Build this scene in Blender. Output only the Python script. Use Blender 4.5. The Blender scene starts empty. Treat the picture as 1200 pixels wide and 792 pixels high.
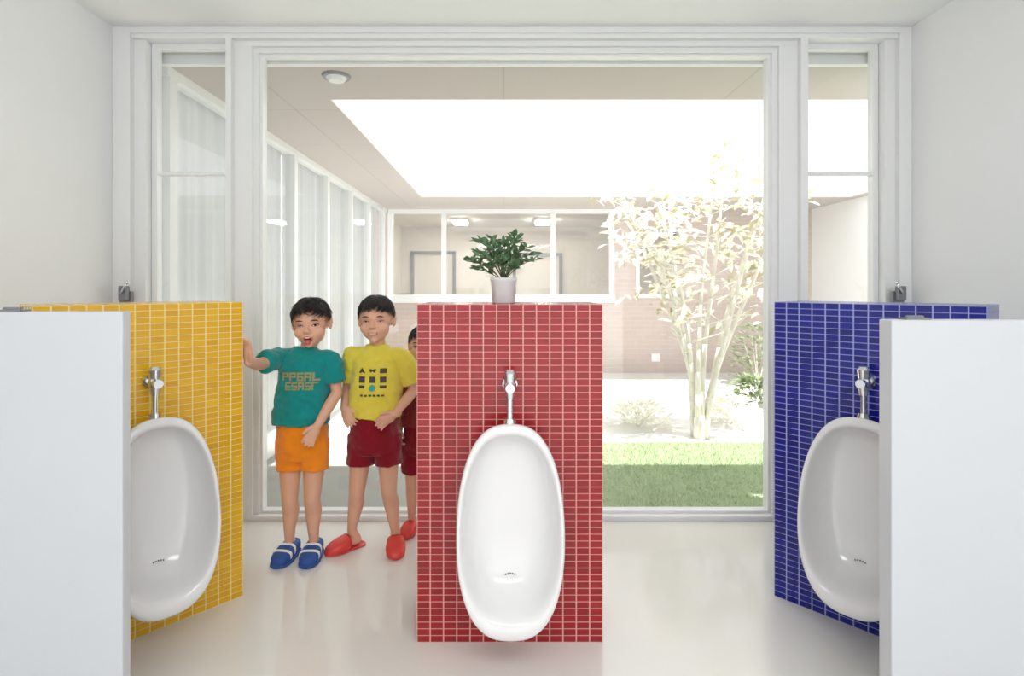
import bpy, bmesh, math, random
from mathutils import Vector, Matrix, Euler
from mathutils.bvhtree import BVHTree
random.seed(7)
scene = bpy.context.scene
scene.view_settings.view_transform = 'Standard'
scene.view_settings.look = 'None'
scene.view_settings.exposure = 0.42

# ------------------------------------------------------------------ helpers
def S(r, g, b):
    def f(c):
        c /= 255.0
        return c/12.92 if c <= 0.04045 else ((c+0.055)/1.055)**2.4
    return (f(r), f(g), f(b), 1.0)

def mat(name, col, rough=0.5, metal=0.0, var=0.05, nscale=8.0, bump=0.0, bscale=60.0, emit=None, estr=0.0, spec=0.5, coat=0.0, sss=0.0, trans=0.0, sheen=0.0):
    m = bpy.data.materials.new(name); m.use_nodes = True
    nt = m.node_tree; N = nt.nodes; L = nt.links
    b = N['Principled BSDF']
    b.inputs['Roughness'].default_value = rough
    b.inputs['Metallic'].default_value = metal
    b.inputs['Specular IOR Level'].default_value = spec
    b.inputs['Coat Weight'].default_value = coat
    b.inputs['Sheen Weight'].default_value = sheen
    tc = N.new('ShaderNodeTexCoord')
    n = N.new('ShaderNodeTexNoise'); n.inputs['Scale'].default_value = nscale; n.inputs['Detail'].default_value = 4
    L.new(tc.outputs['Object'], n.inputs['Vector'])
    mx = N.new('ShaderNodeMix'); mx.data_type = 'RGBA'
    mx.inputs[6].default_value = tuple(max(0, c*(1-var)) for c in col[:3])+(1,)
    mx.inputs[7].default_value = tuple(min(1, c*(1+var)) for c in col[:3])+(1,)
    L.new(n.outputs['Fac'], mx.inputs[0]); L.new(mx.outputs[2], b.inputs['Base Color'])
    if bump > 0:
        n2 = N.new('ShaderNodeTexNoise'); n2.inputs['Scale'].default_value = bscale; n2.inputs['Detail'].default_value = 3
        L.new(tc.outputs['Object'], n2.inputs['Vector'])
        bp = N.new('ShaderNodeBump'); bp.inputs['Strength'].default_value = bump; bp.inputs['Distance'].default_value = 0.01
        L.new(n2.outputs['Fac'], bp.inputs['Height']); L.new(bp.outputs['Normal'], b.inputs['Normal'])
    if emit:
        b.inputs['Emission Color'].default_value = emit; b.inputs['Emission Strength'].default_value = estr
    if sss > 0:
        b.inputs['Subsurface Weight'].default_value = sss; b.inputs['Subsurface Scale'].default_value = 0.01
    if trans > 0:
        t = N.new('ShaderNodeBsdfTranslucent'); L.new(mx.outputs[2], t.inputs['Color'])
        ms = N.new('ShaderNodeMixShader'); ms.inputs[0].default_value = trans
        L.new(b.outputs[0], ms.inputs[1]); L.new(t.outputs[0], ms.inputs[2])
        L.new(ms.outputs[0], N['Material Output'].inputs['Surface'])
    return m

def tile_mat(name, c1, c2, grout, cols=14, rows=50):
    m = bpy.data.materials.new(name); m.use_nodes = True
    nt = m.node_tree; N = nt.nodes; L = nt.links; b = N['Principled BSDF']
    uv = N.new('ShaderNodeUVMap'); uv.uv_map = 'UVMap'
    def brick(w, h, ms):
        br = N.new('ShaderNodeTexBrick'); br.offset = 0.0; br.squash = 1.0
        br.inputs['Scale'].default_value = 1.0
        br.inputs['Brick Width'].default_value = w; br.inputs['Row Height'].default_value = h
        br.inputs['Mortar Size'].default_value = ms; br.inputs['Mortar Smooth'].default_value = 0.1
        L.new(uv.outputs[0], br.inputs['Vector']); return br
    W_, H_ = 0.6/cols, 1.09/rows
    base = brick(W_, H_, 0.0)
    base.inputs['Color1'].default_value = c1; base.inputs['Color2'].default_value = c2; base.inputs['Mortar'].default_value = c2
    vert = brick(W_, 50.0, 0.0021)
    horz = brick(50.0, H_, 0.0014)
    mh = N.new('ShaderNodeMix'); mh.data_type = 'RGBA'; mv = N.new('ShaderNodeMix'); mv.data_type = 'RGBA'
    L.new(horz.outputs['Fac'], mh.inputs[0]); L.new(base.outputs['Color'], mh.inputs[6])
    mh.inputs[7].default_value = tuple(0.85*g+0.15*c for g, c in zip(grout[:3], c1[:3]))+(1,)
    L.new(vert.outputs['Fac'], mv.inputs[0]); L.new(mh.outputs[2], mv.inputs[6]); mv.inputs[7].default_value = grout
    L.new(mv.outputs[2], b.inputs['Base Color'])
    mxm = N.new('ShaderNodeMath'); mxm.operation = 'MAXIMUM'
    L.new(vert.outputs['Fac'], mxm.inputs[0]); L.new(horz.outputs['Fac'], mxm.inputs[1])
    mr = N.new('ShaderNodeMapRange'); mr.inputs['To Min'].default_value = 0.2; mr.inputs['To Max'].default_value = 0.8
    L.new(mxm.outputs[0], mr.inputs['Value']); L.new(mr.outputs[0], b.inputs['Roughness'])
    bp = N.new('ShaderNodeBump'); bp.invert = True; bp.inputs['Strength'].default_value = 0.6; bp.inputs['Distance'].default_value = 0.003
    L.new(mxm.outputs[0], bp.inputs['Height']); L.new(bp.outputs[0], b.inputs['Normal'])
    return m

def panel_mat(name, c1, c2, line, w, h, ms, rough=0.7, axes='xy'):
    m = bpy.data.materials.new(name); m.use_nodes = True
    nt = m.node_tree; N = nt.nodes; L = nt.links; b = N['Principled BSDF']
    tc = N.new('ShaderNodeTexCoord'); sp = N.new('ShaderNodeSeparateXYZ'); cb = N.new('ShaderNodeCombineXYZ')
    L.new(tc.outputs['Object'], sp.inputs[0])
    L.new(sp.outputs['XYZ'.index(axes[0].upper())], cb.inputs[0]); L.new(sp.outputs['XYZ'.index(axes[1].upper())], cb.inputs[1])
    br = N.new('ShaderNodeTexBrick'); br.offset = 0.5 if axes == 'xz' else 0.0
    br.inputs['Scale'].default_value = 1.0; br.inputs['Brick Width'].default_value = w; br.inputs['Row Height'].default_value = h
    br.inputs['Mortar Size'].default_value = ms
    br.inputs['Color1'].default_value = c1; br.inputs['Color2'].default_value = c2; br.inputs['Mortar'].default_value = line
    L.new(cb.outputs[0], br.inputs['Vector']); L.new(br.outputs['Color'], b.inputs['Base Color'])
    b.inputs['Roughness'].default_value = rough
    return m

def glass_mat(name, refl=0.08):
    m = bpy.data.materials.new(name); m.use_nodes = True
    nt = m.node_tree; N = nt.nodes; L = nt.links; N.remove(N['Principled BSDF'])
    t = N.new('ShaderNodeBsdfTransparent'); t.inputs[0].default_value = (0.98, 0.985, 0.98, 1)
    g = N.new('ShaderNodeBsdfGlossy'); g.inputs['Roughness'].default_value = 0.02
    n = N.new('ShaderNodeTexNoise'); n.inputs['Scale'].default_value = 1.5
    mr = N.new('ShaderNodeMapRange'); mr.inputs['To Min'].default_value = refl*0.9; mr.inputs['To Max'].default_value = refl*1.1
    L.new(n.outputs['Fac'], mr.inputs['Value'])
    mx = N.new('ShaderNodeMixShader'); L.new(mr.outputs[0], mx.inputs[0])
    L.new(t.outputs[0], mx.inputs[1]); L.new(g.outputs[0], mx.inputs[2])
    L.new(mx.outputs[0], N['Material Output'].inputs['Surface'])
    return m

def mk(name, data, mats=(), parent=None, loc=(0, 0, 0), rot=(0, 0, 0), label=None, cat=None, group=None, kind=None, smooth=False):
    if isinstance(data, bmesh.types.BMesh):
        me = bpy.data.meshes.new(name); data.to_mesh(me); data.free()
    else:
        me = data
    o = bpy.data.objects.new(name, me)
    scene.collection.objects.link(o)
    if me is not None:
        for m in mats:
            me.materials.append(m)
        if smooth:
            for p in me.polygons: p.use_smooth = True
    o.location = loc; o.rotation_euler = rot
    if parent: o.parent = parent
    if label: o['label'] = label
    if cat: o['category'] = cat
    if group: o['group'] = group
    if kind: o['kind'] = kind
    return o

def addbox(bm, x0, x1, y0, y1, z0, z1, mi=0):
    vs = [bm.verts.new((x, y, z)) for x in (x0, x1) for y in (y0, y1) for z in (z0, z1)]
    fs = []
    for f in ((0, 1, 3, 2), (4, 6, 7, 5), (0, 4, 5, 1), (2, 3, 7, 6), (0, 2, 6, 4), (1, 5, 7, 3)):
        q = bm.faces.new([vs[i] for i in f]); q.material_index = mi; fs.append(q)
    return fs

def boxes(lst):
    bm = bmesh.new()
    for b in lst: addbox(bm, *b)
    return bm

def bevel(o, w=0.003, seg=2):
    m = o.modifiers.new('bevel', 'BEVEL'); m.width = w; m.segments = seg; m.limit_method = 'ANGLE'
    return o

def cone(bm, a, b, ra, rb, seg=16, mi=None):
    a = Vector(a); b = Vector(b); d = b-a
    if d.length < 1e-6: return
    q = Vector((0, 0, 1)).rotation_difference(d.normalized()).to_matrix().to_4x4()
    r = bmesh.ops.create_cone(bm, cap_ends=True, segments=seg, radius1=ra, radius2=rb, depth=d.length, matrix=Matrix.Translation((a+b)/2) @ q)
    if mi is not None:
        for v in r['verts']:
            for f in v.link_faces: f.material_index = mi

def ell(bm, c, r, rot=None, sub=3, mi=None):
    if not hasattr(r, '__len__'): r = (r, r, r)
    M = Matrix.Translation(c)
    if rot is not None: M = M @ rot.to_4x4()
    M = M @ Matrix.Diagonal((r[0], r[1], r[2], 1))
    q = bmesh.ops.create_icosphere(bm, subdivisions=sub, radius=1.0, matrix=M)
    if mi is not None:
        for v in q['verts']:
            for f in v.link_faces: f.material_index = mi

def chain(bm, pts, rads, seg=16):
    for i in range(len(pts)):
        ell(bm, Vector(pts[i]), rads[i], sub=2)
        if i: cone(bm, pts[i-1], pts[i], rads[i-1], rads[i], seg)

def rings_loft(bm, rings, n=32, cap=True, mi=0):
    R = [[bm.verts.new(p) for p in r] for r in rings]
    n = len(R[0])
    for a, b in zip(R, R[1:]):
        for i in range(n):
            f = bm.faces.new((a[i], a[(i+1) % n], b[(i+1) % n], b[i])); f.material_index = mi
    if cap:
        f = bm.faces.new(list(reversed(R[0]))); f.material_index = mi
        f = bm.faces.new(R[-1]); f.material_index = mi

def torso(bm, lst, n=32):
    rings = []
    for (z, cx, cy, rx, ry) in lst:
        rr = []
        for i in range(n):
            a = 2*math.pi*i/n
            c, s = math.cos(a), math.sin(a)
            rr.append(Vector((cx+rx*math.copysign(abs(c)**0.85, c), cy+ry*math.copysign(abs(s)**0.85, s), z)))
        rings.append(rr)
    rings_loft(bm, rings)

def remesh(bm, voxel, smooth_it=3, disp=0.0, dsize=0.05):
    me = bpy.data.meshes.new('tmp'); bmesh.ops.recalc_face_normals(bm, faces=bm.faces); bm.to_mesh(me); bm.free()
    o = bpy.data.objects.new('tmp', me); scene.collection.objects.link(o)
    r = o.modifiers.new('r', 'REMESH'); r.mode = 'VOXEL'; r.voxel_size = voxel; r.use_smooth_shade = True
    if smooth_it:
        s = o.modifiers.new('s', 'SMOOTH'); s.factor = 0.5; s.iterations = smooth_it
    if disp > 0:
        t = bpy.data.textures.new('clouds_tex', 'CLOUDS'); t.noise_scale = dsize; t.noise_depth = 1
        d = o.modifiers.new('d', 'DISPLACE'); d.texture = t; d.strength = disp; d.mid_level = 0.38; d.texture_coords = 'LOCAL'
    dg = bpy.context.evaluated_depsgraph_get()
    out = bpy.data.meshes.new_from_object(o.evaluated_get(dg))
    bpy.data.objects.remove(o)
    for p in out.polygons: p.use_smooth = True
    return out

# ------------------------------------------------------------------ materials
M_wall = mat('white_plaster', S(241, 242, 243), 0.75, var=0.01, bump=0.03)
M_ceil = mat('ceiling_paint', S(241, 242, 242), 0.8, var=0.01)
M_frame = mat('white_frame_paint', S(241, 242, 242), 0.35, var=0.01)
M_floor = mat('floor_vinyl', S(231, 229, 223), 0.12, var=0.03, nscale=2.5, bump=0.02, bscale=6, coat=0.3)
M_part = mat('partition_laminate', S(198, 201, 205), 0.35, var=0.01)
M_glass = glass_mat('window_glass', 0.05)
M_porc = mat('porcelain', S(228, 227, 227), 0.08, var=0.005, coat=0.5)
M_chrome = mat('chrome', (0.72, 0.73, 0.75, 1), 0.12, metal=1.0, var=0.02)
M_dark = mat('dark_gap', (0.10, 0.09, 0.08, 1), 0.6)
M_grey = mat('grey_metal', S(135, 137, 141), 0.35, metal=0.5)
T_red = tile_mat('red_tiles', S(158, 24, 34), S(142, 19, 29), S(222, 160, 148))
T_yel = tile_mat('yellow_tiles', S(232, 178, 26), S(220, 162, 18), S(242, 222, 150))
T_blue = tile_mat('blue_tiles', S(20, 26, 138), S(15, 17, 116), S(155, 165, 218))

# ------------------------------------------------------------------ room
X0, X1, YW, ZC = -1.886, 1.97, 2.754, 2.40
YB = -3.2
mk('floor', boxes([(X0-0.1, X1+0.1, YB, YW+0.1, -0.1, 0)]), [M_floor], label='pale glossy vinyl washroom floor', cat='floor', kind='structure')
mk('ceiling', boxes([(X0-0.1, X1+0.1, YB, YW+0.12, ZC, ZC+0.1)]), [M_ceil], label='plain white painted washroom ceiling', cat='ceiling', kind='structure')
mk('wall_left', boxes([(X0-0.1, X0, YB, YW+0.12, 0, ZC)]), [M_wall], label='white plaster side wall of the washroom', cat='wall', kind='structure')
mk('wall_right', boxes([(X1, X1+0.1, YB, YW+0.12, 0, ZC)]), [M_wall], label='white plaster side wall of the washroom', cat='wall', kind='structure')
mk('wall_header', boxes([(X0-0.1, X1+0.1, YW+0.085, YW+0.12, 2.285, ZC+0.1)]), [M_wall], label='white outer lintel above the windows', cat='wall', kind='structure')

YF = YW-0.05
e = 0.001
tr = [(X0+e, -1.80, YF-0.03, YW+0.08, 0, ZC-0.03), (-1.80, -1.745, YF, YW+0.08, 0, ZC-0.05),
      (-1.345, -1.318, YF-0.02, YW+0.08, 0, ZC-0.05), (-1.318, -1.232, YF+0.012, YW+0.08, 0, ZC-0.075), (-1.232, -1.208, YF+0.032, YW+0.08, 0, ZC-0.10),
      (1.326, 1.35, YF+0.032, YW+0.08, 0, ZC-0.10), (1.35, 1.44, YF+0.012, YW+0.08, 0, ZC-0.075), (1.44, 1.475, YF-0.02, YW+0.08, 0, ZC-0.05),
      (1.86, 1.91, YF, YW+0.08, 0, ZC-0.05), (1.91, X1-e, YF-0.03, YW+0.08, 0, ZC-0.03),
      (X0+e, X1-e, YF-0.031, YW+0.08, ZC-0.03, ZC-e), (-1.80, 1.91, YF-0.021, YW+0.08, ZC-0.05, ZC-0.03),
      (-1.318, 1.44, YF+0.01, YW+0.08, ZC-0.075, ZC-0.05), (-1.232, 1.35, YF+0.03, YW+0.08, ZC-0.10, ZC-0.075),
      (-1.232, 1.35, YF+0.01, YW+0.08, 0, 0.022)]
mk('trim_1', boxes(tr), [M_frame], label='stepped white frame surround around the large window', cat='window frame', kind='structure')
def window(name, x0, x1, z0, z1, y, fw, extra=(), label=''):
    fr = [(x0, x0+fw, y, y+0.04, z0, z1), (x1-fw, x1, y, y+0.04, z0, z1), (x0+fw, x1-fw, y, y+0.04, z1-fw, z1), (x0+fw, x1-fw, y, y+0.04, z0, z0+fw)]
    fr += list(extra)
    o = mk(name, boxes(fr), [M_frame], label=label, cat='window', kind='structure')
    mk('glass_pane', boxes([(x0+fw*0.7, x1-fw*0.7, y+0.018, y+0.022, z0+fw*0.7, z1-fw*0.7)]), [M_glass], parent=o)
    return o
window('window_1', -1.208, 1.326, 0.022, 2.30, YW, 0.012, label='large fixed picture window in a white frame')
window('window_2', -1.743, -1.347, 0.02, 2.35, YW-0.005, 0.026, [(-1.72, -1.37, YW-0.01, YW+0.03, 1.70, 1.715)], label='narrow white side sash with one horizontal bar')
window('window_3', 1.477, 1.858, 0.02, 2.35, YW-0.005, 0.026, [(1.50, 1.835, YW-0.01, YW+0.03, 1.70, 1.715)], label='narrow white side sash with one horizontal bar')

def operator(x, s):
    bm = bmesh.new(); addbox(bm, -0.03, 0.03, -0.02, 0.0, 0, 0.06); addbox(bm, -0.018, 0.022, -0.045, -0.02, 0.015, 0.085)
    o = bevel(mk('window_latch', bm, [M_grey], loc=(x, YF-0.03, 1.065), label='small grey metal window latch on the frame', cat='window latch', group='window latches'), 0.004)
    b2 = bmesh.new(); cone(b2, (0.0*s, -0.05, 0.05), (0.035*s, -0.06, 0.10), 0.006, 0.005); ell(b2, (0.035*s, -0.06, 0.10), 0.009, sub=2)
    mk('handle', b2, [M_chrome], parent=o, smooth=True)
operator(-1.81, 1); operator(1.89, -1)

# ------------------------------------------------------------------ tiled columns
T = 0.28; HB = 1.09
def column(name, loc, rot, m, label):
    bm = bmesh.new(); fs = addbox(bm, -0.3, 0.3, 0, T, 0, HB)
    uvl = bm.loops.layers.uv.new('UVMap')
    bmesh.ops.recalc_face_normals(bm, faces=bm.faces)
    for f in bm.faces:
        n = f.normal
        for l in f.loops:
            c = l.vert.co
            if abs(n.y) > 0.5: l[uvl].uv = (c.x+0.3+0.6, c.z)
            elif abs(n.x) > 0.5: l[uvl].uv = (c.y+0.6, c.z)
            else: l[uvl].uv = (c.x+0.3+0.6, c.y)
    return mk(name, bm, [m], loc=loc, rot=(0, 0, rot), label=label, cat='tiled column', group='tiled urinal columns')
A = math.radians(47)
PRX = (597.5-590)/363
column('tiled_column', (PRX, 1.79, 0), 0, T_red, 'free-standing column clad in small red mosaic tiles')
column('tiled_column', (-1.172, 1.84, 0), A, T_yel, 'free-standing column clad in small yellow mosaic tiles')
column('tiled_column', (1.21, 1.84, 0), -A, T_blue, 'free-standing column clad in small dark blue mosaic tiles')

# ------------------------------------------------------------------ urinals
def urinal(loc, rot, label):
    n = 64; HW, HH, ZCN = 0.160, 0.297, 0.432
    def outl(i, s, b):
        a = 2*math.pi*i/n; c, sn = math.cos(a), math.sin(a)
        x = HW*math.copysign(abs(c)**0.76, c); z = HH*math.copysign(abs(sn)**0.90, sn)
        x *= 1.0-0.015*(z/HH)
        if z < 0: z *= b
        return x*s, z*s
    def R(z):
        t = (z+HH)/(2*HH)
        return 0.225-0.115*t+0.012*math.sin(t*math.pi)
    prof = [(0.80, 0.0, 1), (0.88, 0.18, 1), (0.95, 0.45, 1), (0.985, 0.72, 1), (1.0, 0.86, 1), (1.0, 0.93, 1), (0.985, 0.985, .985), (0.955, 1.0, .96), (0.925, 0.995, .925), (0.905, 0.96, .90), (0.89, 0.90, .885),
            (0.865, 0.78, .88), (0.82, 0.62, .88), (0.74, 0.48, .88), (0.60, 0.39, .88), (0.4, 0.34, .88), (0.2, 0.32, .88)]
    bm = bmesh.new(); rings = []
    for (s, k, b_) in prof:
        rr = []
        for i in range(n):
            x, z = outl(i, s, b_)
            rr.append(Vector((x, -R(z)*k, ZCN+z)))
        rings.append(rr)
    rings_loft(bm, rings, cap=True)
    o = mk('urinal', bm, [M_porc], loc=loc, rot=(0, 0, rot), label=label, cat='urinal', group='wall-hung urinals', smooth=True)
    sm = o.modifiers.new('sub', 'SUBSURF'); sm.levels = 1; sm.render_levels = 1
    zd = -0.165
    yd = -R(zd)*0.42
    bm = bmesh.new()
    for k in range(5):
        a = k*math.pi/4
        ell(bm, ((k-2)*0.0070, yd-0.004, ZCN+zd+0.003*math.sin(a)), (0.0022, 0.004, 0.0024), sub=1)
    mk('drain', bm, [M_dark], parent=o, label='small dark drain holes')
    bm = bmesh.new()
    zt = ZCN+HH
    cone(bm, (0, 0, 0.835), (0, -0.012, 0.835), 0.028, 0.024, 24)
    cone(bm, (0, -0.01, 0.835), (0, -0.05, 0.835), 0.013, 0.013, 20)
    ell(bm, (0, -0.055, 0.835), (0.021, 0.021, 0.024))
    cone(bm, (0, -0.055, 0.85), (0, -0.055, 0.878), 0.017, 0.020, 24)
    cone(bm, (0, -0.055, 0.878), (0, -0.055, 0.888), 0.020, 0.013, 24)
    cone(bm, (0, -0.055, 0.83), (0, -0.055, 0.795), 0.018, 0.013, 24)
    cone(bm, (0, -0.055, 0.80), (0, -0.055, zt-0.015), 0.009, 0.009, 20)
    cone(bm, (0, -0.055, zt+0.008), (0, -0.055, zt-0.012), 0.017, 0.021, 24)
    mk('flush_valve', bm, [M_chrome], parent=o, smooth=False, label='chrome flush valve with supply pipe')
    bm = bmesh.new(); cone(bm, (0, -0.07, 0.835), (0, -0.092, 0.835), 0.015, 0.014, 24)
    mk('push_button', bm, [M_chrome], parent=o)
    return o
urinal((PRX, 1.79, 0), 0, 'white porcelain urinal hung on the red tiled column')
urinal((-1.172, 1.84, 0), A, 'white porcelain urinal hung on the yellow tiled column')
urinal((1.21, 1.84, 0), -A, 'white porcelain urinal hung on the blue tiled column')

# ------------------------------------------------------------------ partitions
def hingeset(parent, x, y, z):
    bm = bmesh.new(); addbox(bm, x-0.03, x+0.03, y, y+0.03, z, z+0.004); cone(bm, (x-0.02, y+0.015, z+0.005), (x+0.02, y+0.015, z+0.005), 0.005, 0.005)
    mk('hinge', bm, [M_grey], parent=parent, label='grey metal hinge')
p = bevel(mk('partition_panel', boxes([(-1.0, -0.0, 0, 0.03, 0, 1.09)]), [M_part], loc=(-0.893, 1.30, 0), label='low white laminate partition beside the yellow column', cat='partition', group='white partitions'), 0.003)
hingeset(p, -0.27, 0.0, 1.09)
p = bevel(mk('partition_panel', boxes([(0, 1.0, 0, 0.045, 0, 1.07)]), [M_part], loc=(0.91, 1.30, 0), label='low white laminate partition beside the blue column', cat='partition', group='white partitions'), 0.003)
hingeset(p, 0.07, 0.008, 1.07)

# ------------------------------------------------------------------ potted plant
M_pot = mat('pot_glaze', S(220, 219, 218), 0.4, var=0.02)
M_soil = mat('soil', S(60, 45, 35), 0.9, bump=0.4)
M_leaf = mat('leaf_green', S(98, 134, 96), 0.45, var=0.35, nscale=30, trans=0.25)
M_stem = mat('stem', S(90, 100, 60), 0.6)
bm = bmesh.new()
prof = [(0.035, 0), (0.038, 0.004), (0.043, 0.075), (0.046, 0.078), (0.046, 0.088), (0.041, 0.088), (0.039, 0.07)]
rings_loft(bm, [[Vector((r*math.cos(2*math.pi*i/32), r*math.sin(2*math.pi*i/32), z)) for i in range(32)] for r, z in prof])
pot = mk('potted_plant', None, loc=(0.0, 1.90, 1.09), label='small green leafy plant in a pale grey pot', cat='potted plant')
mk('pot', bm, [M_pot], parent=pot, smooth=True)
bm = bmesh.new(); cone(bm, (0, 0, 0.068), (0, 0, 0.076), 0.039, 0.039, 32); mk('soil', bm, [M_soil], parent=pot)
def leaf(V, F, p, d, nrm, L, W):
    d = d.normalized(); s = d.cross(nrm)
    if s.length < 1e-4: s = Vector((1, 0, 0))
    s.normalize(); nn = s.cross(d).normalized()
    b = len(V)
    V += [p, p+d*L*0.35+s*W+nn*W*0.3, p+d*L*0.4, p+d*L*0.35-s*W+nn*W*0.3, p+d*L*0.75+s*W*0.7+nn*W*0.1, p+d*L*0.75-s*W*0.7+nn*W*0.1, p+d*L-nn*L*0.12]
    F += [(b, b+1, b+2), (b, b+2, b+3), (b+1, b+4, b+6, b+2), (b+2, b+6, b+5, b+3)]
V, F = [], []; sb = bmesh.new()
rr = random.Random(3)
for k in range(26):
    a = 2.4*k; spread = 0.03+0.10*math.sqrt((k+1)/26.0); h = 0.165-0.115*(spread/0.13)**2+rr.uniform(-0.03, 0.03)
    top = Vector((spread*math.cos(a), spread*0.9*math.sin(a), 0.085+max(0.01, h)))
    prev = Vector((0, 0, 0.07)); N_ = 7
    for j in range(1, N_+1):
        t = j/N_
        q = Vector((top.x*t**1.2, top.y*t**1.2, 0.07+(top.z-0.07)*math.sin(t*math.pi/2)))
        cone(sb, prev, q, 0.0016, 0.0014, 5)
        if j > 2:
            for s_ in range(3):
                dd = (q-prev).normalized()*0.4+Vector((rr.uniform(-1, 1), rr.uniform(-1, 1), rr.uniform(-0.2, 0.8)))
                leaf(V, F, q, dd, Vector((rr.uniform(-.6, .6), rr.uniform(-.9, .1), 1)), rr.uniform(0.022, 0.038), rr.uniform(0.006, 0.010))
        prev = q
mk('stems', sb, [M_stem], parent=pot)
me = bpy.data.meshes.new('foliage'); me.from_pydata(V, [], F); mk('foliage', me, [M_leaf], parent=pot, kind='stuff')

# ------------------------------------------------------------------ courtyard
M_soff = panel_mat('soffit_board', S(196, 187, 182), S(193, 184, 179), S(177, 168, 163), 1.35, 0.9, 0.005)
M_brick = panel_mat('courtyard_brick', S(204, 188, 181), S(199, 182, 175), S(208, 194, 187), 0.21, 0.07, 0.006, axes='xz')
M_pave = mat('pale_paving', S(226, 225, 220), 0.9, var=0.06, nscale=6, bump=0.2)
M_conc = mat('grey_concrete', S(166, 167, 160), 0.8, var=0.06, nscale=3)
M_gsoil = mat('lawn_soil', S(152, 168, 130), 0.9, var=0.2, nscale=12)
M_grass = mat('grass_blade', S(174, 196, 148), 0.6, var=0.2, nscale=6, trans=0.3)
ZG, ZS, YD = -0.15, 2.294, 8.29
mk('floor_courtyard', boxes([(-4, 7, YW+0.1, YD+0.3, ZG-0.1, ZG)]), [M_pave], label='pale sunlit paving of the courtyard', cat='ground', kind='structure')
mk('floor_terrace', boxes([(-1.78, -0.15, YW+0.1, 4.3, ZG, ZG+0.02)]), [M_conc], label='grey concrete terrace strip outside the window', cat='ground', kind='structure')
mk('ceiling_courtyard', boxes([(-1.95, 7, YW+0.1, 3.41, ZS, ZS+0.02), (-1.95, 7, 7.15, YD+0.05, ZS, ZS+0.02), (-1.95, -1.06, 3.41, 7.15, ZS, ZS+0.02), (4.5, 7, 3.41, 7.15, ZS, ZS+0.02)]),
   [M_soff], label='grey-beige eaves soffit around the open courtyard', cat='soffit', kind='structure')
wy0, wy1 = YD, YD+0.15
mk('wall_courtyard_back', boxes([(-1.95, 7, wy0, wy1, ZG, 1.0), (1.66, 1.98, wy0, wy1, 1.0, ZS), (2.58, 7, wy0, wy1, 1.0, ZS), (1.98, 2.58, wy0, wy1, 1.95, ZS), (-1.95, -1.72, wy0, wy1, 1.0, ZS)]),
   [M_brick], label='pinkish brown brick wall across the courtyard', cat='wall', kind='structure')
bars = [(-1.72, 1.66, wy0-0.06, wy0+0.1, 0.90, 1.02), (-1.72, 1.66, wy0-0.02, wy0+0.1, ZS-0.06, ZS)]
for x in (-1.69, -0.89, 0.74, 1.62): bars.append((x-0.035, x+0.035, wy0-0.03, wy0+0.08, 1.02, ZS-0.06))
o = mk('window_4', boxes(bars), [M_frame], label='white-framed ribbon window across the courtyard', cat='window', kind='structure')
mk('glass_pane', boxes([(-1.69, 1.62, wy0+0.02, wy0+0.025, 1.02, ZS-0.06)]), [M_glass], parent=o)
o = mk('window_5', boxes([(1.98, 2.58, wy0-0.05, wy0+0.1, 0.97, 1.03), (1.98, 2.03, wy0-0.02, wy0+0.08, 1.03, 1.95), (2.53, 2.58, wy0-0.02, wy0+0.08, 1.03, 1.95), (1.98, 2.58, wy0-0.02, wy0+0.08, 1.9, 1.95)]), [M_frame], label='small white-framed window across the courtyard', cat='window', kind='structure')
mk('glass_pane', boxes([(2.03, 2.53, wy0+0.02, wy0+0.025, 1.03, 1.9)]), [M_glass], parent=o)
M_inroom = mat('inner_room_paint', S(226, 218, 208), 0.8, var=0.02)
mk('wall_far_room', boxes([(-2.2, 3.2, 12.0, 12.1, 0, 2.5), (-2.3, -2.2, YD+0.15, 12.1, 0, 2.5), (3.2, 3.3, YD+0.15, 12.1, 0, 2.5)]), [M_inroom], label='pale inner walls of the classroom across the courtyard', cat='wall', kind='structure')
mk('ceiling_far_room', boxes([(-2.3, 3.3, YD+0.15, 12.1, 2.42, 2.5)]), [M_inroom], label='pale ceiling of the classroom across the courtyard', cat='ceiling', kind='structure')
mk('floor_far_room', boxes([(-2.3, 3.3, YD+0.15, 12.1, -0.1, 0)]), [M_conc], label='grey floor of the classroom across the courtyard', cat='floor', kind='structure')
mk('window_6', boxes([(-2.0, -1.93, 11.95, 12.0, 0.9, 1.9), (-1.1, -1.03, 11.95, 12.0, 0.9, 1.9), (-2.0, -1.03, 11.95, 12.0, 1.84, 1.9), (-2.0, -1.03, 11.95, 12.0, 0.85, 0.92), (0.2, 0.27, 11.95, 12.0, 0.85, 1.8), (1.2, 1.27, 11.95, 12.0, 0.85, 1.8), (0.2, 1.27, 11.95, 12.0, 1.8, 1.86)]), [M_grey], label='grey window frame inside the far classroom', cat='window', kind='structure')
M_lamp = mat('lamp_tube', (1, 1, 1, 1), 0.5, emit=(1, 0.97, 0.92, 1), estr=38.0)
for x in (-0.83, 0.76):
    lo = mk('ceiling_lamp', boxes([(-0.16, 0.16, -0.35, 0.35, 0.03, 0.07)]), [M_frame], loc=(x, 10.6, 2.35), label='lit white ceiling lamp in the far classroom', cat='ceiling lamp', group='classroom ceiling lamps')
    mk('lamp_tube', boxes([(-0.13, 0.13, -0.33, 0.33, 0.0, 0.03)]), [M_lamp], parent=lo)
bm = bmesh.new(); addbox(bm, -0.06, 0.06, -0.02, 0, 0, 0.12)
for k in range(4): addbox(bm, -0.05, 0.05, -0.028, -0.02, 0.015+k*0.026, 0.028+k*0.026)
mk('wall_vent', bm, [M_frame], loc=(2.27, YD, 0.02), label='small white louvred vent on the brick wall', cat='vent')
bm = bmesh.new(); cone(bm, (0, 0, 0), (0, 0, -0.012), 0.078, 0.072, 40)
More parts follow.
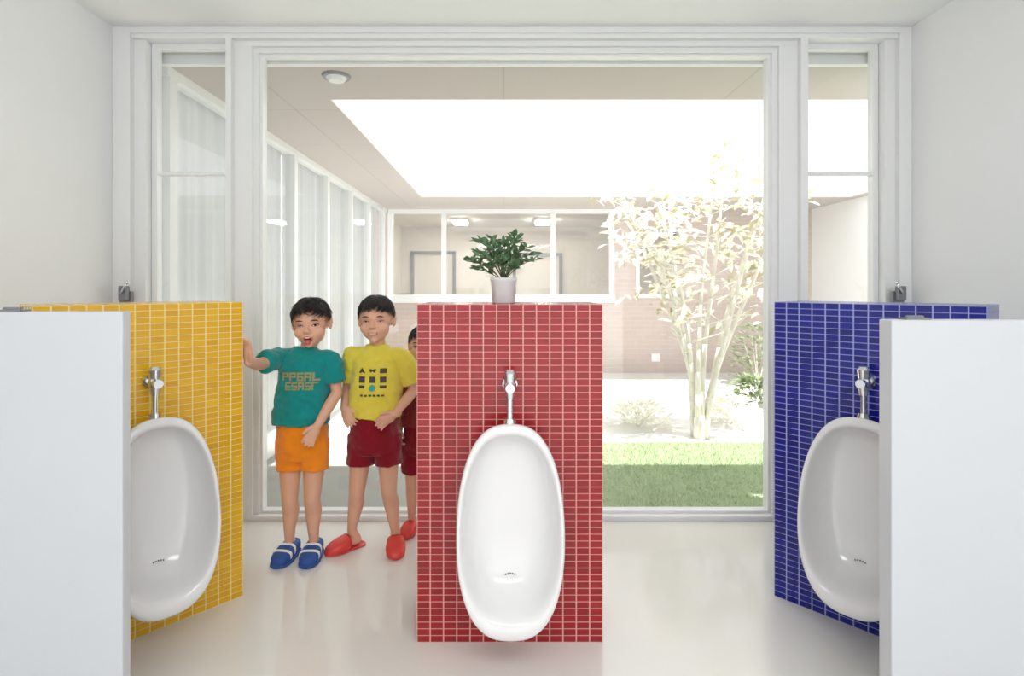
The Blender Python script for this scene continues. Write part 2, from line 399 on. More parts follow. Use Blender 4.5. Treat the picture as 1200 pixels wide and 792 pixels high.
so = mk('soffit_light', bm, [M_grey], loc=(-0.91, 3.02, ZS), label='round grey light fixture on the eaves soffit', cat='ceiling light')
bm = bmesh.new(); cone(bm, (0, 0, -0.012), (0, 0, -0.03), 0.055, 0.04, 32); mk('lamp_lens', bm, [M_frame], parent=so)
XF = -1.77
bars = [(XF-0.05, XF+0.03, YW+0.12, YD, ZG, 0.06), (XF-0.05, XF+0.03, YW+0.12, YD, ZS-0.05, ZS)]
ys = [2.93+0.865*k for k in range(7)]
for y in ys: bars.append((XF-0.05, XF+0.03, y-0.035, y+0.035, 0.06, ZS-0.05))
o = mk('window_7', boxes(bars), [M_frame], label='white-framed full-height glazing along the courtyard', cat='window', kind='structure')
mk('glass_pane', boxes([(XF-0.01, XF-0.005, YW+0.12, YD, 0.06, ZS-0.05)]), [M_glass], parent=o)
mk('floor_side_room', boxes([(-4, XF-0.05, YW+0.12, YD+0.1, -0.05, 0)]), [M_conc], label='grey floor of the room beside the courtyard', cat='floor', kind='structure')
M_curt = mat('curtain_cloth', S(206, 207, 206), 0.9, var=0.02, trans=0.4)
for k in range(6):
    y0, y1 = ys[k]+0.005, ys[k+1]-0.005
    bm = bmesh.new(); n = 60; a = []; b = []
    for i in range(n+1):
        y = y0+(y1-y0)*i/n; x = 0.014*math.sin(i*0.9+k)+0.008*math.sin(i*0.37)
        a.append(bm.verts.new((x, y-y0, 0))); b.append(bm.verts.new((x, y-y0, 2.28)))
    for i in range(n): bm.faces.new((a[i], a[i+1], b[i+1], b[i]))
    mk('curtain', bm, [M_curt], loc=(XF-0.10, y0, 0.02), label='sheer white curtain behind the courtyard glazing', cat='curtain', group='courtyard curtains', smooth=True)
mk('wall_courtyard_right', boxes([(4.6, 4.7, YW+0.1, YD, ZG, ZS)]), [M_wall], label='white wall at the far side of the courtyard', cat='wall', kind='structure')

bm = boxes([(-0.15, 4.5, YW+0.12, 4.5, ZG, ZG+0.03)])
mk('floor_lawn', bm, [M_gsoil], label='green lawn bed in the courtyard', cat='ground', kind='structure')
V, F = [], []; rg = random.Random(5)
for k in range(18000):
    x = rg.uniform(-0.12, 3.3); y = rg.uniform(YW+0.18, 4.6+0.06*math.sin(x*5)); z = ZG+0.03 if y < 4.5 else ZG
    h = rg.uniform(0.012, 0.035); a = rg.uniform(0, math.pi); w = 0.003
    l = Vector((rg.uniform(-.02, .02), rg.uniform(-.02, .02), h)); p = Vector((x, y, z-0.002)); s = Vector((math.cos(a)*w, math.sin(a)*w, 0))
    b = len(V); V += [p-s, p+s, p+l]; F.append((b, b+1, b+2))
me = bpy.data.meshes.new('g'); me.from_pydata(V, [], F)
mk('grass', me, [M_grass], label='short fresh green grass on the courtyard lawn', cat='grass', kind='stuff')

M_bark = mat('pale_bark', S(238, 232, 222), 0.8, var=0.12, nscale=20, bump=0.3)
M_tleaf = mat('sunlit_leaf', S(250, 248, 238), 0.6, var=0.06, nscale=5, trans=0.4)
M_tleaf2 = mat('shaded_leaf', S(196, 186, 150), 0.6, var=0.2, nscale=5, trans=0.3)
tree = mk('tree', None, loc=(1.69, 4.77, ZG), label='slender multi-stemmed tree with pale sunlit leaves', cat='tree')
V, F = [], []; MI = []
rt = random.Random(11)
tips = [(-0.66, 0.1, 1.98), (-0.52, -0.15, 1.75), (-0.35, -0.2, 1.95), (-0.15, 0.25, 2.1), (0.10, -0.1, 2.28), (0.30, 0.2, 2.38), (0.48, -0.15, 2.1), (0.62, 0.15, 2.3), (0.80, -0.05, 2.2)]
def add_leaves(p, n, spread, L=0.105):
    for _ in range(n):
        q = p+Vector((rt.gauss(0, spread), rt.gauss(0, spread), rt.gauss(0, spread*0.6)))
        d = Vector((rt.uniform(-1, 1), rt.uniform(-1, 1), rt.uniform(-0.7, 0.3)))
        f0 = len(F)
        leaf(V, F, q, d, Vector((rt.uniform(-.5, .5), rt.uniform(-.9, .2), 1)), L*rt.uniform(0.7, 1.3), L*0.22)
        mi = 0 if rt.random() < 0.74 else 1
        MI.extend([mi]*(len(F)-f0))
for i, tp in enumerate(tips):
    bm = bmesh.new(); N_ = 12; prev = None
    b0 = Vector((0.05*math.cos(i*0.9), 0.05*math.sin(i*0.9), 0))
    pts = []
    for j in range(N_+1):
        t = j/N_
        pts.append(b0+Vector((tp[0]*t**1.35+0.025*math.sin(t*7+i*2)*t, tp[1]*t+0.02*math.sin(t*6+i), tp[2]*t)))
    for j in range(N_):
        cone(bm, pts[j], pts[j+1], 0.028*(1-0.75*j/N_), 0.028*(1-0.75*(j+1)/N_), 8)
    for j in range(5, N_+1):
        for _ in range(2):
            a = rt.uniform(0, 6.28); e_ = pts[j]+Vector((math.cos(a)*rt.uniform(.10, .30), math.sin(a)*rt.uniform(.08, .28), rt.uniform(0.0, .16)))
            cone(bm, pts[j], e_, 0.006, 0.003, 5)
            if j > 6 or rt.random() < 0.25: add_leaves(e_, 11 if j > 7 else 5, 0.06)
    add_leaves(pts[-1], 18, 0.08)
    mk('stem', bm, [M_bark], parent=tree, smooth=True)
me = bpy.data.meshes.new('f'); me.from_pydata(V, [], F)
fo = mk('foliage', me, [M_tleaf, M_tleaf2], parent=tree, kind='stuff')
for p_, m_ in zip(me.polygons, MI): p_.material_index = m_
M_shr = mat('shrub_leaf', S(150, 165, 125), 0.6, var=0.3, nscale=6, trans=0.2)
def shrub(x, y, r, h, n, m, lab):
    V, F = [], []
    for _ in range(n):
        a = rt.uniform(0, 6.28); e = math.sqrt(rt.random()); z = rt.random()**0.8
        k = math.sqrt(max(0.05, 1-z*z*0.9))
        p = Vector((r*e*k*math.cos(a), r*e*k*math.sin(a), h*z))
        d = Vector((math.cos(a), math.sin(a), rt.uniform(0, 1)))
        leaf(V, F, p, d, Vector((rt.uniform(-.6, .6), rt.uniform(-.6, .6), 1)), 0.09, 0.018)
    me = bpy.data.meshes.new('s'); me.from_pydata(V, [], F)
    o = mk('shrub', None, loc=(x, y, ZG), label=lab, cat='shrub')
    mk('foliage', me, [m], parent=o, kind='stuff')
    bm = bmesh.new()
    for q in range(5):
        a = q*1.3; cone(bm, (0, 0, 0), (r*.5*math.cos(a), r*.5*math.sin(a), h*.7), 0.008, 0.004, 6)
    mk('stem', bm, [M_bark], parent=o)
shrub(2.75, 6.0, 0.32, 0.3, 380, M_shr, 'low green shrub growing near the tree')
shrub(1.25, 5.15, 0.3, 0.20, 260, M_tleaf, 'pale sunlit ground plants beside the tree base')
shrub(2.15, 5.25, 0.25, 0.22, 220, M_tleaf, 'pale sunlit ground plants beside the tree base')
shrub(3.35, 7.3, 0.35, 0.8, 300, M_shr, 'taller green shrub beside the brick wall')

# ------------------------------------------------------------------ people
M_skin = mat('skin', S(222, 172, 144), 0.55, var=0.04, nscale=20, sss=0.08)
M_hair = mat('black_hair', S(34, 27, 24), 0.45, var=0.3, nscale=40)
M_white = mat('eye_white', S(220, 214, 208), 0.3)
M_iris = mat('iris', S(28, 16, 12), 0.2)
M_lip = mat('lip', S(196, 112, 100), 0.45)
M_mouth = mat('mouth_inside', S(95, 30, 30), 0.5)
M_teeth = mat('teeth', S(236, 232, 224), 0.3)
M_tongue = mat('tongue', S(205, 95, 95), 0.4)

def hand(bm, wrist, direction, thumb, curl=0.5):
    z = Vector(direction).normalized(); x = Vector(thumb); x = (x-z*x.dot(z)).normalized(); y = z.cross(x)
    R = Matrix((x, y, z)).transposed(); W = Vector(wrist)
    P = lambda a, b, c: W+R @ Vector((a, b, c))
    ell(bm, P(0, 0, 0.028), (0.025, 0.012, 0.034), R)
    ell(bm, P(0, 0, 0.045), (0.026, 0.010, 0.018), R)
    ls = [0.036, 0.042, 0.039, 0.030]
    for i in range(4):
        bx = 0.0195-0.013*i; b = P(bx, 0, 0.052); L = ls[i]/2.4; p = b; pts = [b]; an = curl*0.5
        for s in (1.0, 0.8, 0.6):
            p = p+R @ Vector((0.12*bx*s*L/0.02, -math.sin(an)*L*s, math.cos(an)*L*s)); pts.append(p); an += curl
        chain(bm, pts, [0.0068, 0.0062, 0.0058, 0.0052], 8)
    chain(bm, [P(0.016, -0.002, 0.010), P(0.030, -0.008, 0.028), P(0.036, -0.014, 0.046)], [0.010, 0.0078, 0.006], 8)

def person(c):
    H = Matrix.Translation(c['head']) @ Euler(c.get('hrot', (0, 0, 0))).to_matrix().to_4x4() @ Matrix.Scale(0.95, 4)
    H3 = H.to_3x3().normalized()
    SL, SR = Vector(c['SL']), Vector(c['SR'])
    mx = (SL.x+SR.x)/2
    hp = (c['HL'][0]+c['HR'][0])/2
    bm = bmesh.new()
    torso(bm, [(0.44, hp, 0, 0.068, 0.050), (0.50, hp, 0, 0.080, 0.060), (0.58, hp*.6+mx*.4, 0, 0.076, 0.058), (0.66, mx, 0, 0.076, 0.058), (0.76, mx, 0, 0.084, 0.058), (0.81, mx, 0, 0.084, 0.052), (0.845, mx, 0, 0.06, 0.040), (0.872, mx, 0, 0.034, 0.034)])
    nk = Vector((mx, 0.005, 0.85)); hd = H @ Vector((0, 0.015, -0.05))
    chain(bm, [nk, hd], [0.034, 0.034])
    def HP(x, y, z): return H @ Vector((x, y, z))
    def HE(x, y, z, r, sub=3): ell(bm, HP(x, y, z), tuple(v*0.95 for v in r), H3, sub)
    HE(0, 0.012, 0.022, (0.077, 0.089, 0.083)); HE(0, -0.018, -0.035, (0.062, 0.066, 0.062)); HE(0, -0.028, -0.062, (0.042, 0.046, 0.036))
    for s in (-1, 1):
        HE(s*0.036, -0.046, -0.034, (0.028, 0.028, 0.026))
        HE(s*0.078, 0.012, -0.008, (0.010, 0.017, 0.027)); HE(s*0.084, 0.018, 0.004, (0.007, 0.012, 0.016))
        HE(s*0.031, -0.068, 0.018, (0.022, 0.012, 0.009))
        HE(s*0.010, -0.089, -0.026, (0.0075, 0.008, 0.0065))
    HE(0, -0.094, -0.022, (0.0095, 0.012, 0.009)); chain(bm, [HP(0, -0.072, 0.008), HP(0, -0.09, -0.018)], [0.007, 0.008])
    HE(0, -0.078, -0.048, (0.024, 0.011, 0.010)); HE(0, -0.066, -0.086, (0.017, 0.014, 0.012))
    for s in 'LR':
        sh, el, wr = Vector(c['S'+s]), Vector(c['E'+s]), Vector(c['W'+s])
        chain(bm, [Vector((mx+(sh.x-mx)*0.55, 0, sh.z-0.025)), sh+Vector((0, 0, -0.020)), (sh+el)/2, el, el*0.65+wr*0.35, wr], [0.031, 0.030, 0.027, 0.0235, 0.0245, 0.0165])
        hand(bm, wr, c['D'+s], c['T'+s], c.get('curl'+s, 0.5))
        hi, kn, an = Vector(c['H'+s]), Vector(c['K'+s]), Vector(c['A'+s])
        chain(bm, [hi, hi*0.5+kn*0.5, kn, kn*0.72+an*0.28+Vector((0, 0.014, 0)), kn*0.3+an*0.7, an], [0.050, 0.043, 0.033, 0.035, 0.025, 0.020])
        ell(bm, kn+Vector((0, -0.012, 0.004)), (0.022, 0.022, 0.026))
        f = math.radians(c['F'+s]); fd = Vector((math.sin(f), -math.cos(f), 0)); ag = Vector((an.x, an.y, 0))
        hz = 0.030
        chain(bm, [an, ag-fd*0.022+Vector((0, 0, hz)), ag+fd*0.05+Vector((0, 0, hz+0.002)), ag+fd*0.085+Vector((0, 0, hz-0.006))], [0.021, 0.022, 0.021, 0.016])
        sd = Vector((fd.y, -fd.x, 0))
        ell(bm, ag+fd*0.065+Vector((0, 0, hz-0.004)), (0.030, 0.03, 0.015), Matrix((sd, fd, Vector((0, 0, 1)))).transposed())
    me = remesh(bm, 0.0032, 3)
    body = mk('person', me, [M_skin], loc=(c['pos'][0], c['pos'][1], 0), label=c['label'], cat='person')
    sc = c.get('scale', 1.0); body.scale = (sc, sc, sc)
    bvh = BVHTree.FromPolygons([v.co.copy() for v in me.vertices], [tuple(p.vertices) for p in me.polygons])
    def surf(hx, hz, off, tree=bvh):
        o_ = H @ Vector((hx, -0.3, hz)); d_ = H3 @ Vector((0, 1, 0))
        r = tree.ray_cast(o_, d_)
        if r[0] is None: return H @ Vector((hx, -0.06, hz))-d_*off
        return r[0]-d_*off
    def patch(bm, cx, cz, ax, az, bend=0.0, tilt=0.0, off=0.0015, mi=0, up=1.0):
        nr, ns = 4, 28; ct, st = math.cos(tilt), math.sin(tilt)
        cv = bm.verts.new(surf(cx, cz, off)); prev = None
        for r in range(1, nr+1):
            k = r/nr; row = []
            for i in range(ns):
                a = 2*math.pi*i/ns; u = math.cos(a)*k; v = math.sin(a)*k
                if v > 0: v *= up
                x = ax*u; z = az*v+bend*u*u
                row.append(bm.verts.new(surf(cx+x*ct-z*st, cz+x*st+z*ct, off*(1-k**3)-0.0006*(k == 1))))
            for i in range(ns):
                j = (i+1) % ns
                f = bm.faces.new((cv, row[i], row[j]) if prev is None else (prev[i], row[i], row[j], prev[j]))
                f.material_index = mi; f.smooth = True
            prev = row
    sq = c.get('squint', 1.0)
    for s in (-1, 1):
        bm = bmesh.new()
        patch(bm, s*0.032, -0.001, 0.0155, 0.0075*sq, 0.0, s*0.08, 0.0016, 2)
        patch(bm, s*0.032, -0.002, 0.0130, 0.0050*sq, 0.0, s*0.08, 0.0026, 0)
        patch(bm, s*0.032, -0.0015, 0.0070, 0.0056*sq, 0.0, 0, 0.0036, 1)
        mk('eye', bm, [M_white, M_iris, M_hair], parent=body)
        bm = bmesh.new(); patch(bm, s*0.033, 0.022, 0.018, 0.0032, -0.004, s*-0.03, 0.0022, 0)
        mk('eyebrow', bm, [M_hair], parent=body)
    bm = bmesh.new()
    if c['mouth'] == 'open':
        patch(bm, 0, -0.060, 0.021, 0.017, 0.003, 0, 0.003, 0); patch(bm, 0, -0.060, 0.0175, 0.0135, 0.003, 0, 0.0045, 1); patch(bm, 0, -0.0515, 0.013, 0.0035, 0.002, 0, 0.0058, 2)
    else:
        patch(bm, 0, -0.056, 0.025, 0.0085, 0.006, 0, 0.003, 0); patch(bm, 0, -0.0555, 0.021, 0.0048, 0.006, 0, 0.0045, 2)
    mk('mouth', bm, [M_lip, M_mouth, M_teeth], parent=body)
    if c['mouth'] == 'open':
        bm = bmesh.new(); p0 = surf(0, -0.066, 0.006); ell(bm, p0, (0.0115, 0.012, 0.0065), H3, 3)
        ell(bm, p0+H3 @ Vector((0, -0.006, -0.007)), (0.0105, 0.007, 0.009), H3, 3)
        mk('tongue', bm, [M_tongue], parent=body, smooth=True)
    # ---- hair
    bm = bmesh.new(); C0 = Vector((0, 0.012, 0.022)); RR = Vector((0.077, 0.089, 0.083)); rh = random.Random(c['seed'])
    def tmax(ph):
        s = math.sin(ph); side = 6*math.sin(ph*7+c['seed'])*max(0, -s)
        return 97+(34*s if s > 0 else 31*s)+side
    def scalp(th, ph, k): return H @ (C0+Vector((RR.x*math.sin(th)*math.cos(ph), RR.y*math.sin(th)*math.sin(ph), RR.z*math.cos(th)))*k)
    nph = 48; nth = 16; prev = None; top = bm.verts.new(scalp(0, 0, 1.07))
    for r in range(1, nth+1):
        row = []
        for i in range(nph):
            ph = 2*math.pi*i/nph; tm = math.radians(tmax(ph)-9)
            row.append(bm.verts.new(scalp(tm*r/nth, ph, 1.07 if r < nth else 0.99)))
        for i in range(nph):
            j = (i+1) % nph
            bm.faces.new((top, row[i], row[j]) if prev is None else (prev[i], row[i], row[j], prev[j]))
        prev = row
    ms = c.get('messy', 1.0)
    for k in range(1100):
        ph = rh.uniform(0, 2*math.pi); tm = math.radians(tmax(ph)+rh.uniform(-7, 7))
        L = math.radians(rh.uniform(22, 40)); t0 = rh.uniform(0.02, 1)**0.6*tm-L
        if k % 2 == 0: t0 = tm-L
        t0 = max(0.02, t0); dph = rh.uniform(-0.45, 0.45)*ms
        w = rh.uniform(0.003, 0.0055); lift = rh.uniform(0.0, 0.07)*ms*(1.3 if t0 < 0.9 else 0.6); prevr = None; ns = 5
        for j in range(ns+1):
            t = j/ns; th = t0+L*t; pp = ph+dph*t*t; k_ = 1.055+0.02*math.sin(t*math.pi)+lift*t
            p_ = scalp(th, pp, k_); q_ = scalp(th, pp+0.05, k_); sdir = (q_-p_).normalized(); nd = (p_-(H @ C0)).normalized()
            ww = w*(1-0.85*t**1.5)
            row = [bm.verts.new(p_+sdir*ww), bm.verts.new(p_+nd*ww*0.5), bm.verts.new(p_-sdir*ww), bm.verts.new(p_-nd*ww*0.5)]
            if prevr:
                for a in range(4): bm.faces.new((prevr[a], row[a], row[(a+1) % 4], prevr[(a+1) % 4]))
            prevr = row
    mk('hair', bm, [M_hair], parent=body, smooth=True, label='short straight black hair')
    # ---- shirt
    hz = c['hem']; bm = bmesh.new()
    torso(bm, [(hz, c['hx'], -0.002, c.get('hw', 0.118), 0.09), (hz+0.04, c['hx']*.8+mx*.2, 0, 0.116, 0.088), (0.70, mx*.7+c['hx']*.3, 0, 0.110, 0.083), (0.78, mx, 0, 0.104, 0.078), (0.83, mx, 0, 0.100, 0.07), (0.862, mx, 0.002, 0.078, 0.056), (0.884, mx, 0.004, 0.05, 0.046), (0.892, mx, 0.004, 0.045, 0.043)])
    for s in 'LR':
        sh, el = Vector(c['S'+s]), Vector(c['E'+s]); k = c.get('slv'+s, 0.78); cu = sh.lerp(el, k)
        chain(bm, [Vector((mx+(sh.x-mx)*0.5, 0, sh.z-0.02)), sh+Vector((0, 0, -0.018))], [0.042, 0.041])
        cone(bm, sh+Vector((0, 0, -0.018)), cu, 0.042, 0.043, 24)
    sm = remesh(bm, 0.0045, 2, disp=0.018, dsize=0.05)
    shirt = mk('t_shirt', sm, [c['shirt']], parent=body, label=c['shirt_label'])
    sb_ = BVHTree.FromPolygons([v.co.copy() for v in sm.vertices], [tuple(p.vertices) for p in sm.polygons])
    # ---- shorts
    bm = bmesh.new(); hm = c['shem']
    torso(bm, [(0.615, hp, 0, 0.098, 0.076), (0.54, hp, 0, 0.102, 0.080), (0.47, hp, 0, 0.106, 0.082), (0.425, hp, 0, 0.10, 0.072)])
    for s in 'LR':
        hi, kn = Vector(c['H'+s]), Vector(c['K'+s]); t = (hi.z-hm)/(hi.z-kn.z); e = hi.lerp(kn, t)
        cone(bm, hi+Vector((0, 0, 0.03)), e, 0.058, 0.058, 24)
    shm = remesh(bm, 0.0045, 3, disp=0.012, dsize=0.045)
    mk('shorts', shm, [c['shorts']], parent=body, label=c['shorts_label'])
    # ---- footwear
    for s in 'LR':
        an = Vector(c['A'+s]); f = math.radians(c['F'+s]); fd = Vector((math.sin(f), -math.cos(f), 0)); sd = Vector((math.cos(f), math.sin(f), 0)); g = Vector((an.x, an.y, 0))
        def sect(t, hw, h, z0=0.0, n=20, pw=0.7):
            r = []
            for i in range(n):
                a = 2*math.pi*i/n; ca, sa = math.cos(a), math.sin(a)
                zz = z0+(h-z0)*(0.5+0.5*math.copysign(abs(sa)**pw, sa))
                r.append(g+fd*t+sd*hw*math.copysign(abs(ca)**0.6, ca)+Vector((0, 0, zz)))
            return r
        if c['shoe'] == 'sneaker':
            bm = bmesh.new()
            st = [(-0.056, 0.012, 0.03), (-0.052, 0.024, 0.055), (-0.035, 0.032, 0.066), (-0.005, 0.035, 0.066), (0.025, 0.038, 0.062), (0.055, 0.041, 0.052), (0.08, 0.037, 0.044), (0.10, 0.027, 0.036), (0.108, 0.012, 0.026)]
            rings_loft(bm, [sect(t, w, h, 0.008) for t, w, h in st])
            sh_ = mk('shoe', bm, [c['shoe_m']], parent=body, smooth=True, label='blue child sneaker with white straps')
            bm = bmesh.new(); rings_loft(bm, [sect(t*1.03, w+0.003, 0.016, 0.0) for t, w, h in st]); mk('sole', bm, [M_blue], parent=sh_)
            for tt in (0.022, 0.058):
                bm = bmesh.new(); wv = 0.0395 if tt < .03 else 0.0425; hv = 0.0640 if tt < 0.03 else 0.0525
                rings_loft(bm, [sect(tt-0.005, wv, hv+0.002, 0.012), sect(tt+0.005, wv, hv, 0.012)]); mk('strap', bm, [M_frame], parent=sh_)
        else:
            bm = bmesh.new(); st = [(-0.06, 0.014), (-0.052, 0.028), (-0.02, 0.033), (0.02, 0.034), (0.06, 0.040), (0.09, 0.036), (0.11, 0.024), (0.118, 0.010)]
            rings_loft(bm, [sect(t, w, 0.010, 0.0) for t, w in st])
            st2 = [(0.018, 0.037, 0.064), (0.03, 0.039, 0.060), (0.06, 0.0425, 0.052), (0.09, 0.038, 0.042), (0.112, 0.026, 0.030), (0.122, 0.012, 0.018)]
            rings_loft(bm, [sect(t, w, h, 0.002) for t, w, h in st2])
            mk('slipper', bm, [c['shoe_m']], parent=body, smooth=True, label='bright red indoor slipper')
    return body, shirt, sb_

def cling(me_, tree, cx, cz, off):
    for v in me_.vertices:
        x, z = cx+v.co.x, cz+v.co.y
        r = tree.ray_cast(Vector((x, -0.5, z)), Vector((0, 1, 0)))
        if r[0] is not None: v.co = r[0]+Vector((0, -off, 0))

M_teal = mat('teal_cotton', S(20, 138, 136), 0.95, var=0.06, bump=0.6, bscale=22, sheen=0.3, spec=0.2)
M_orange = mat('orange_cotton', S(244, 142, 28), 0.95, var=0.06, bump=0.6, bscale=22, sheen=0.3, spec=0.2)
M_yshirt = mat('yellow_cotton', S(226, 210, 78), 0.95, var=0.05, bump=0.6, bscale=22, sheen=0.3, spec=0.2)
M_maroon = mat('maroon_cotton', S(132, 16, 34), 0.95, var=0.08, bump=0.6, bscale=22, sheen=0.3, spec=0.2)
M_wshirt = mat('dark_red_cotton', S(130, 40, 40), 0.9, var=0.04)
M_blue = mat('blue_canvas', S(40, 80, 152), 0.6)
M_redrub = mat('red_rubber', S(222, 70, 62), 0.4)
M_print = mat('orange_print', S(160, 150, 95), 0.8)
M_black = mat('black_print', S(74, 70, 56), 0.8)
M_tealp = mat('teal_print', S(60, 165, 150), 0.8)

b1, s1, t1 = person(dict(label='child in teal shirt, one hand on the yellow column', seed=1, pos=(-0.850, 2.35), messy=1.7,
    head=(0.039, -0.01, 0.993), hrot=(0.08, -0.06, 0.1), SL=(-0.098, 0.0, 0.862), SR=(0.118, 0.0, 0.858), EL=(-0.122, -0.135, 0.835), WL=(-0.106, -0.272, 0.865),
    DL=(-0.03, -0.12, 1.0), TL=(0.9, -0.5, 0), curlL=0.25, ER=(0.148, -0.01, 0.70), WR=(0.092, -0.095, 0.58), DR=(-0.45, -0.25, -0.85), TR=(-0.8, -0.4, 0.3), curlR=0.5,
    HL=(-0.052, 0, 0.47), HR=(0.052, 0, 0.47), KL=(-0.05, -0.012, 0.245), KR=(0.043, -0.012, 0.245), AL=(-0.06, 0.01, 0.075), AR=(0.043, 0.01, 0.075), FL=-8, FR=2,
    hem=0.575, hx=-0.01, shem=0.378, slvL=0.80, slvR=0.72, shirt=M_teal, shorts=M_orange, shirt_label='teal cotton t-shirt with faded ochre print', shorts_label='bright orange cotton shorts', shoe='sneaker', shoe_m=M_blue, mouth='open', squint=0.8))
b2, s2, t2 = person(dict(label='smiling child in yellow t-shirt and dark red shorts', seed=2, pos=(-0.563, 2.43),
    head=(0.008, -0.01, 1.003), hrot=(0.05, -0.02, 0.02), SL=(-0.10, 0.0, 0.86), SR=(0.12, 0.0, 0.858), EL=(-0.128, 0.03, 0.70), WL=(-0.118, -0.055, 0.625),
    DL=(0.45, -0.5, -0.7), TL=(0.8, -0.1, 0.6), curlL=0.5, ER=(0.168, 0.03, 0.69), WR=(0.10, -0.08, 0.605), DR=(-0.8, -0.3, -0.45), TR=(-0.4, -0.2, 0.8), curlR=0.45,
    HL=(-0.056, 0, 0.47), HR=(0.056, 0, 0.47), KL=(-0.077, -0.012, 0.245), KR=(0.064, -0.012, 0.245), AL=(-0.104, 0.01, 0.075), AR=(0.088, 0.01, 0.075), FL=-48, FR=12,
    hem=0.585, hx=0.0, hw=0.112, shem=0.372, slvL=0.80, slvR=0.80, shirt=M_yshirt, shorts=M_maroon, shirt_label='yellow cotton t-shirt with small black pictograms', shorts_label='dark red cotton shorts', shoe='slipper', shoe_m=M_redrub, mouth='smile', squint=0.6))
b3, s3, t3 = person(dict(label='smaller child in dark red clothes standing behind the red column', seed=3, pos=(-0.375, 2.60), scale=0.87,
    head=(0.0, -0.01, 1.003), SL=(-0.105, 0.0, 0.86), SR=(0.105, 0.0, 0.86), EL=(-0.125, 0.02, 0.70), WL=(-0.12, -0.03, 0.56),
    DL=(0.05, -0.2, -1), TL=(0.3, -1, 0), ER=(0.125, 0.02, 0.70), WR=(0.12, -0.03, 0.56), DR=(-0.05, -0.2, -1), TR=(-0.3, -1, 0),
    HL=(-0.056, 0, 0.47), HR=(0.056, 0, 0.47), KL=(-0.06, -0.01, 0.245), KR=(0.06, -0.01, 0.245), AL=(-0.065, 0.01, 0.075), AR=(0.065, 0.01, 0.075), FL=-10, FR=10,
    hem=0.575, hx=0.0, shem=0.32, shirt=M_wshirt, shorts=M_maroon, shirt_label='dark red cotton t-shirt', shorts_label='dark red shorts', shoe='slipper', shoe_m=M_redrub, mouth='smile'))
def poly(bm, cx, cz, pts, mi=0):
    f = bm.faces.new([bm.verts.new((cx+x, cz+z, 0)) for x, z in pts]); f.material_index = mi
def bar(bm, cx, cz, x0, x1, z0, z1, mi=0): poly(bm, cx, cz, [(x0, z0), (x1, z0), (x1, z1), (x0, z1)], mi)
def glyph(bm, cx, cz, w, h, g):
    t = w*0.26
    for c_ in g:
        if c_ == 'l': bar(bm, cx, cz, -w/2, -w/2+t, -h/2, h/2)
        if c_ == 'r': bar(bm, cx, cz, w/2-t, w/2, -h/2, h/2)
        if c_ == 't': bar(bm, cx, cz, -w/2, w/2, h/2-t, h/2)
        if c_ == 'm': bar(bm, cx, cz, -w/2, w/2, -t/2, t/2)
        if c_ == 'b': bar(bm, cx, cz, -w/2, w/2, -h/2, -h/2+t)
        if c_ == 'u': bar(bm, cx, cz, w/2-t, w/2, 0, h/2)
        if c_ == 'd': bar(bm, cx, cz, w/2-t, w/2, -h/2, 0)
        if c_ == 'v': bar(bm, cx, cz, -w/2, -w/2+t, 0, h/2)
bm = bmesh.new()
for i, g in enumerate(['ltmu', 'ltmu', 'ltbdm', 'ltrm', 'lb']): glyph(bm, -0.062+i*0.031, 0.018, 0.028, 0.034, g)
for i, g in enumerate(['lbtm', 'vtmdb', 'ltrm', 'vtmdb', 'tl']): glyph(bm, -0.050+i*0.027, -0.020, 0.024, 0.032, g)
me = bpy.data.meshes.new('p'); bm.to_mesh(me); bm.free()
cling(me, t1, 0.018, 0.76, 0.003); mk('print', me, [M_print], parent=s1, label='two rows of faded ochre block print')
bm = bmesh.new()
def disc(cx, cz, r, mi): poly(bm, cx, cz, [(r*math.cos(k*math.pi/10), r*math.sin(k*math.pi/10)) for k in range(20)], mi)
sqr = lambda a, b: [(-a, -b), (a, -b), (a, b), (-a, b)]
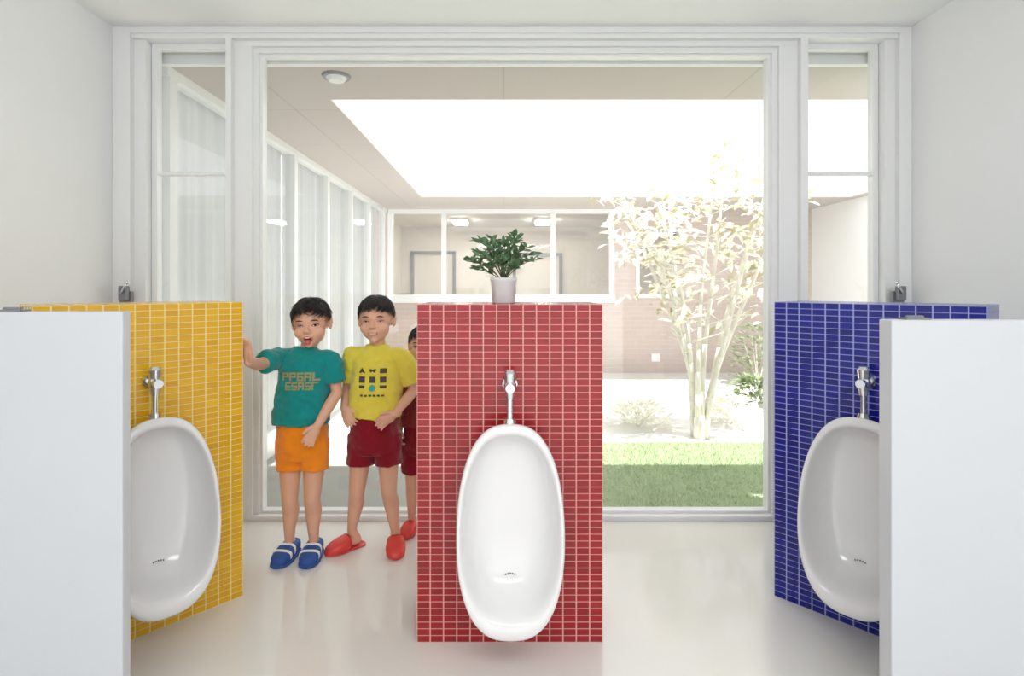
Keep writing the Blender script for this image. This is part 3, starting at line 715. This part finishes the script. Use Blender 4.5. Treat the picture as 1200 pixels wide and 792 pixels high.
for k in range(3):
    x = (k-1)*0.045
    if k == 0: poly(bm, x, 0.045, [(-0.014, -0.01), (0.014, -0.01), (0.007, 0.004), (0, 0.014), (-0.007, 0.004)])
    elif k == 1: poly(bm, x, 0.045, [(-0.018, 0.006), (-0.008, -0.008), (0, -0.002), (0.008, -0.008), (0.018, 0.006), (0.008, 0.008), (0, 0.004), (-0.008, 0.008)])
    else: poly(bm, x, 0.045, sqr(0.014, 0.010))
    poly(bm, x, 0.008, sqr(0.013, 0.013))
poly(bm, -0.045, -0.022, sqr(0.012, 0.006)); poly(bm, 0.045, -0.022, sqr(0.014, 0.006)); disc(0.0, -0.027, 0.014, 1)
for k in range(6): poly(bm, -0.045+k*0.018, -0.058, sqr(0.006, 0.004))
bmesh.ops.triangulate(bm, faces=bm.faces)
me = bpy.data.meshes.new('p'); bm.to_mesh(me); bm.free()
cling(me, t2, 0.008, 0.745, 0.003); mk('pictograms', me, [M_black, M_tealp], parent=s2, label='small black and teal pictograms')

# ------------------------------------------------------------------ light
w = bpy.data.worlds.new('World'); scene.world = w; w.use_nodes = True
bg = w.node_tree.nodes['Background']; bg.inputs[0].default_value = (0.985, 0.99, 1.0, 1); bg.inputs[1].default_value = 1.5
sl = bpy.data.lights.new('sun', 'SUN'); sl.energy = 6.0; sl.angle = 0.01; sl.color = (1, 0.98, 0.95)
so = bpy.data.objects.new('sun_lamp', sl); scene.collection.objects.link(so); so.rotation_euler = (math.radians(12), math.radians(14), 0)
so.location = (2, 4, 6)
al = bpy.data.lights.new('room_fill', 'AREA'); al.energy = 42; al.shape = 'RECTANGLE'; al.size = 2.4; al.size_y = 1.2; al.color = (0.97, 0.985, 1.0)  # added fill under the ceiling to brighten the interior, not a fixture of the washroom
ao = bpy.data.objects.new('room_fill', al); scene.collection.objects.link(ao); ao.location = (0.4, -0.3, 2.38); ao.rotation_euler = (math.radians(5), 0, 0)

cam = bpy.data.cameras.new('camera'); co = bpy.data.objects.new('camera', cam); scene.collection.objects.link(co)
co.location = (0, 0, 1.15); co.rotation_euler = (math.radians(90), 0, 0)
cam.sensor_width = 36; cam.lens = 19.5; cam.shift_x = 10/1200; cam.shift_y = -61/1200; cam.clip_start = 0.05
scene.camera = co
